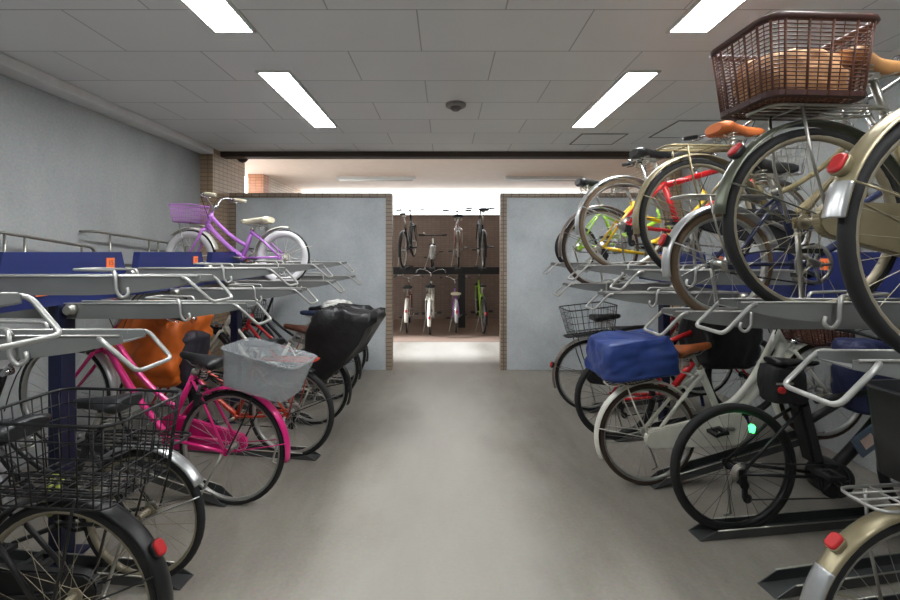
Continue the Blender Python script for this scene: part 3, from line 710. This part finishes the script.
# loose things on the left
def on(bk, loc): return bk.matrix_world @ Vector(loc)
def loose(bk, loc, fn):
    o = fn(on(bk, loc)); o.rotation_euler = (0, 0, bk.rotation_euler.z); return o
ORANGE = mat('orange nylon', (200, 98, 26), .5, bump=.8, bscale=9, var=.2, scale=6)
o = loose(L4, (1.02, 0, .52), lambda p: soft(None, 'rain_poncho', p, .46, .44, .60, ORANGE, .06, 3, .45, freq=6)); tag(o, 'crumpled orange rain poncho draped over a bicycle front on the left', 'poncho')
o = loose(L4, (.80, 0, .50), lambda p: soft(None, 'dark_bag', p, .15, .28, .40, mat('dark purple cloth', (30, 27, 38), .6, bump=.3), .02, 5, .5)); tag(o, 'dark purple cloth bag hanging right of the orange poncho', 'bag')
o = loose(L6, (-.05, 0, .90), lambda p: soft(None, 'white_cloth', p, .26, .22, .11, mat('white cotton', (222, 220, 214), .8, bump=.4, bscale=20), .03, 9, .4, freq=14)); tag(o, 'crumpled white cloth heaped in a black rear basket on the left', 'cloth')

# ------------------------------------------------------------------ lilac bicycle on the left upper tray
UG = 'bicycles on the upper trays'
bike('lilac child bicycle with cream saddle and whitewall tyres on upper left tray', (-1.42, 3.78, LO-GR+.002), 174, 0, R=.243, WB=.875, tw=.045, frame='step', col=PURP, fender=WHITE, rsp=(0, 102), fspan=165, saddle=CREAM, sz=.56, seatl=.27, bars='cruiser', grip=CREAM,
     whitewall=True, rim=WHITE, spk=20, group=UG, refl=False, case=None, lamp=False, hz=.19, crank=10, front=fbasket(mat('lilac plastic', (190, 130, 206), .4), .23, .28, .15, kind='wire', x=.16, dz=.06), stand=False, tube=.019)

# ------------------------------------------------------------------ lower right bicycles
def right(label, X, Y, yaw=3, tilt=0, **kw):
    sh = kw.pop('short'); ry = kw.pop('rail', 7)
    floor_rail(X-(.06 if tilt > 3 else .22), Y-.02, ry, tilt, 1.25, 'dark floor rail under the ' + sh, 'floor rails on the right')
    return bike(label, (X, Y, .006), yaw, tilt, group=RG, **kw)
B1 = right('champagne fendered bicycle at the bottom right corner with black rear bucket', 1.43, 1.30, 5, 0, short='bottom right corner bicycle', col=CHAMPP, fender=CHAMP, R=.35, carrier=ALU, case=BLK, sz=.86, refl=134, rsp=(15, 170), 
     rear=rbasket(mat('black ribbed plastic', (34, 35, 36), .5), .40, .34, .29, 'shell', x=.24, taper=.88))
def plate(bk, R_, a0, a1):
    f = fender_mb(R_+.0035, radians(a0), radians(a1), .062).build('fender_flap', SILVER, bk, loc=(0, 0, R_)); f['label'] = 'silver fender end'
plate(B1, .35, 146, 170.5)
B2 = right('black electric assist bicycle with green valve light and mid motor', 1.535, 2.29, 3, 0, bbx=.50, seata=75, WB=1.16, short='black electric bicycle', col=DARK, fender=None, refl=False, tw=.045, R=.345, frame='ebike', battery=BLK, gear=True, rim=DARK, saddle=DARK, sz=.9, bars='flat', lamp=False, crank=-35, carrier=None, grip=BLK)
g = MB().tube([(0, 0, 0), (0, 0, .03), (0, 0, .04)], [.012, .017, .009], 12).build('valve_light', emis('green glow', (.05, 1.0, .15), 3.0), B2, loc=(.08, -.03, .545))
tape = MB().tube([(0, 0, 0), (.05, 0, .006)], .018, 10).build('handle_tip', mat('fluorescent yellow', (214, 230, 30), .5), B2, loc=(.69, -.10, .775))
MB().tube([(.40, -.06, .715), (.55, -.08, .745), (.69, -.10, .775)], [.016, .018, .017], 10).build('pump', BLK, B2)
B3 = right('white step through bicycle with brown saddle and blue covered rear basket', 1.375, 2.78, 4, 12, short='white step through bicycle', col=WHITEP, fender=WHITE, tyre=mat('brown tyre', (62, 46, 36), .75), R=.325, WB=1.23, frame='loop', tube=.022, saddle=BROWN, sz=.80, bbx=.52, seata=78, seatl=.40, carrier=WHITE, case=WHITE, refl=False,
     rear=rbasket(WIREBLK, .38, .30, .20, x=.08), front=fbasket(None, kind='wicker', L=.3, W=.38, H=.22), lock=WHITE, hz=.30)
B4 = right('red framed bicycle with black front child seat, behind the white bicycle', 1.41, 3.45, 4, 8, short='red framed bicycle', col=RED, fender=None, R=.335, tw=.045, frame='diamond', saddle=DARK, sz=.86, bars='flat', gear=True, tube=.02, carrier=None, rim=DARK)
B5 = right('grey bicycle with black wire rear basket, farthest on the right', 1.40, 4.06, 4, 6, short='farthest right bicycle', col=MAROON, fender=BRONZE, R=.335, carrier=WIREBLK, rear=rbasket(WIREBLK, .46, .34, .25, x=.09), case=BLK, sz=.86, frame='step', refl=True)
B5['label'] = 'dark red bicycle with black wire rear basket, farthest on the right'
o = loose(B3, (-.02, 0, .74), lambda p: soft(None, 'basket_cover', p, .46, .36, .24, mat('blue nylon', (42, 64, 128), .45, bump=.3, bscale=10, var=.15), .03, 4, .80, square=.04)); o.rotation_euler = (0, -radians(6), radians(4)); tag(o, 'blue nylon cover pulled over rear basket of white bicycle', 'basket cover')
o = loose(B2, (.27, 0, .70), lambda p: soft(None, 'saddle_bag', p, .20, .13, .19, mat('black canvas', (22, 22, 24), .7, bump=.3), .01, 8, .8)); tag(o, 'black saddle bag with pale strip and red light behind seat post of electric bicycle', 'bag')
MB().bx(-.09, .0, -.075, -.068, .105, .115).build('reflective_strip', ALU, o); MB().tube([(-.06, -.060, .075), (-.06, -.078, .075)], .017, 14).build('reflector', REFL, o)
o = loose(B4, (.90, .0, .46), lambda p: soft(None, 'front_child_seat', p, .48, .36, .56, GLOSSBLK, .03, 11, .7)); tag(o, 'black covered front child seat on the red framed bicycle', 'child seat')
o = loose(B2, (.74, .02, .64), lambda p: soft(None, 'blue_bag', p, .22, .20, .38, mat('dark blue cloth', (26, 34, 74), .6, bump=.3), .02, 12, .7)); tag(o, 'dark blue cloth bag on front of black electric bicycle', 'bag')

floor_rail(1.42, 1.90, 9, 0, 1.25, 'empty dark floor rail in front of the electric bicycle', 'floor rails on the right')
floor_rail(1.44, 1.70, 9, 0, 1.25, 'empty dark floor rail beside the bottom right corner bicycle', 'floor rails on the right')
p = MB().box((.69, -.06, .50), (.15, .012, .11), Matrix.Rotation(-.6, 3, 'Y')).build('side_panel', mat('slate plastic', (92, 108, 128), .5), B2); p['label'] = 'slate grey panel'
MB().box((.685, -.068, .50), (.07, .006, .055), Matrix.Rotation(-.6, 3, 'Y')).build('sticker', mat('pale sticker', (222, 196, 184), .6), p)
# ------------------------------------------------------------------ upper right bicycles
ZH, ZL = HI-GR+.002, LO-GR+.002
def upper(label, X, Y, z, yaw=4, **kw): return bike(label, (X, Y, z), yaw, 0, group=UG, **kw)
GUM = RUBBROWN
U1 = upper('champagne fendered bicycle on upper tray at the far right edge', 1.29, 1.06, 1.20, 3, col=CHAMPP, fender=CHAMP, rim=ALUOLD, R=.335, carrier=None, case=CHAMP, sz=.86, refl=152, rsp=(15, 172), crank=-5, stand=CHROME, saddle=TAN)
plate(U1, .335, 158, 172.5)
U2 = upper('olive fendered bicycle with brown wicker rear basket on upper right tray', 1.25, 1.46, 1.285, 3, col=CHAMPP, fender=OLIVE, rim=ALUOLD, R=.318, carrier=STEEL, case=CHAMP, sz=.85, saddle=TAN, refl=139, rsp=(15, 176), rear=rbasket(None, .37, .29, .235, 'wicker', x=-.045), crank=20, lamp=True)
o = loose(U2, (-.09, 0, .72), lambda p: soft(None, 'tan_cloth', p, .265, .20, .15, mat('tan cloth', (206, 160, 112), .8, bump=.3, bscale=25), .03, 6, .5, freq=12)); tag(o, 'tan cloth lying inside the brown wicker basket', 'cloth')
upper('small navy bicycle with silver fender and tan tyres on upper right tray', 1.20, 1.87, ZL, 4, col=NAVYP, fender=SILVER, tyre=GUM, rim=ALU, R=.235, tw=.038, WB=1.0, carrier=STEEL, sz=.66, seatl=.34, frame='step', refl=True, spk=20, front=fbasket(STEEL), hz=.5)
upper('champagne bicycle with orange brown saddle and black tyres on upper right tray', 1.335, 2.27, ZH-.025, 4, col=CHAMPP, fender=CHAMP, rim=ALUOLD, R=.325, carrier=CHAMPP, sz=.80, frame='step', saddle=BROWN, refl=False, case=BLK)
upper('red framed bicycle with silver rear fender on upper right tray', 1.27, 3.06, ZH, 4, col=RED, fender=SILVER, tyre=mat('tan tyre', (104, 86, 66), .75), R=.325, sz=.83, frame='diamond', saddle=LEATHER, refl=False, gear=True, tube=.021, seatl=.40, front=fbasket(STEEL))
upper('yellow framed bicycle with bronze fender on low upper right tray', 1.25, 3.46, ZL, 4, col=YEL, fender=BRONZE, tyre=mat('brown tyre', (62, 46, 36), .75), R=.32, sz=.84, seatl=.46, frame='mini', refl=False, case=None, tube=.022, gear=True)
upper('small green folding bicycle farthest away on the upper right', 1.18, 3.86, ZH-.03, 4, col=GREENP, fender=None, R=.20, tw=.042, WB=.95, sz=.78, seatl=.36, frame='mini', refl=False, spk=20, hz=.6, rim=ALU, bars='flat')

# ------------------------------------------------------------------ back room rack + bicycles
r = tag(empty('bicycle_rack', (0, 8.55, 0)), 'dark two tier rack against the brown wall of the back room', 'bicycle rack', 'two tier bicycle racks')
MB().bx(-2.4, 2.4, -.03, .03, 1.06, 1.2).build('beam', BLK, r, .004)
for x in (-2.2, -1.15, .33, 1.4, 2.2): MB().bx(x-.07, x+.07, -.06, .06, 0, 1.06).build('post', BLK, r, .004)
BG = 'bicycles in the back room'
def back(label, x, y, z, yaw=90, tilt=0, **kw):
    if z > .5:
        q = tag(empty('rack_tray', (x, 8.55, z), (0, 0, radians(-90))), 'dark upper tray under the ' + kw.pop('short'), 'rack tray', 'upper trays in the back room')
        b = MB(); b.bx(-1.0, .92, -.05, .05, -.045, 0); b.build('channel', BLK, q, .004)
    return bike(label, (x, y, z+.003), yaw, tilt, group=BG, spk=16, cable=False, **kw)
def bxp(px, Y): return (px-445)/F*Y
back('bicycle with white rear fender, leftmost on the back room floor', bxp(407, 7.95), 7.95, .004, 92, col=MAROON, fender=WHITE, sz=.83, R=.31, stand=STEEL)
back('white bicycle with rear carrier and red reflector on the back room floor', bxp(430, 7.85), 7.85, .004, 90, tilt=9, col=WHITEP, fender=WHITE, sz=.86, R=.32, carrier=WHITE, refl=165)
back('bicycle with cream saddle and lilac frame on the back room floor', bxp(456, 7.95), 7.95, .004, 90, col=PURP, fender=SILVER, sz=.70, R=.30, saddle=CREAM)
back('black bicycle with lime green frame, rightmost on the back room floor', bxp(483, 7.95), 7.95, .004, 92, tilt=9, col=GREENP, fender=BLK, sz=.85, R=.33, saddle=DARK, bars='flat')
back('black bicycle with white fender standing leftmost in the upper back rack', bxp(404, 8.0), 8.0, 1.21, 84, tilt=10, refl=False, col=DARK, fender=DARK, sz=.98, R=.33, short='leftmost upper back room bicycle', saddle=DARK, bars='flat')
back('small silver bicycle second from left in the upper back rack', bxp(432, 8.1), 8.1, 1.21, 90, refl=False, bars='flat', col=WHITEP, fender=SILVER, sz=.42, R=.20, WB=.75, seatl=.2, short='small silver back room bicycle', hz=.2, saddle=DARK)
back('brown bicycle with wide black saddle in the upper back rack', bxp(458, 7.95), 7.95, 1.21, 90, tilt=9, bars='flat', refl=False, col=MAROON, fender=BRONZE, sz=.94, R=.33, short='brown upper back room bicycle', carrier=STEEL)
back('tall black bicycle rightmost in the upper back rack', bxp(483, 7.95), 7.95, 1.21, 90, tilt=11, bars='flat', refl=False, col=DARK, fender=DARK, sz=1.06, R=.34, seatl=.5, short='rightmost upper back room bicycle')

# ------------------------------------------------------------------ daylight through the open passage on the left
s = bpy.data.lights.new('sun', 'SUN'); s.energy = 11.0; s.angle = radians(10); s.color = (.88, .93, 1.0)
so = bpy.data.objects.new('sun', s); COL.objects.link(so); so.location = (-12, 6.5, 8)
d = Vector((cos(radians(30)), .02, -sin(radians(30)))); so.rotation_euler = d.to_track_quat('-Z', 'Y').to_euler()
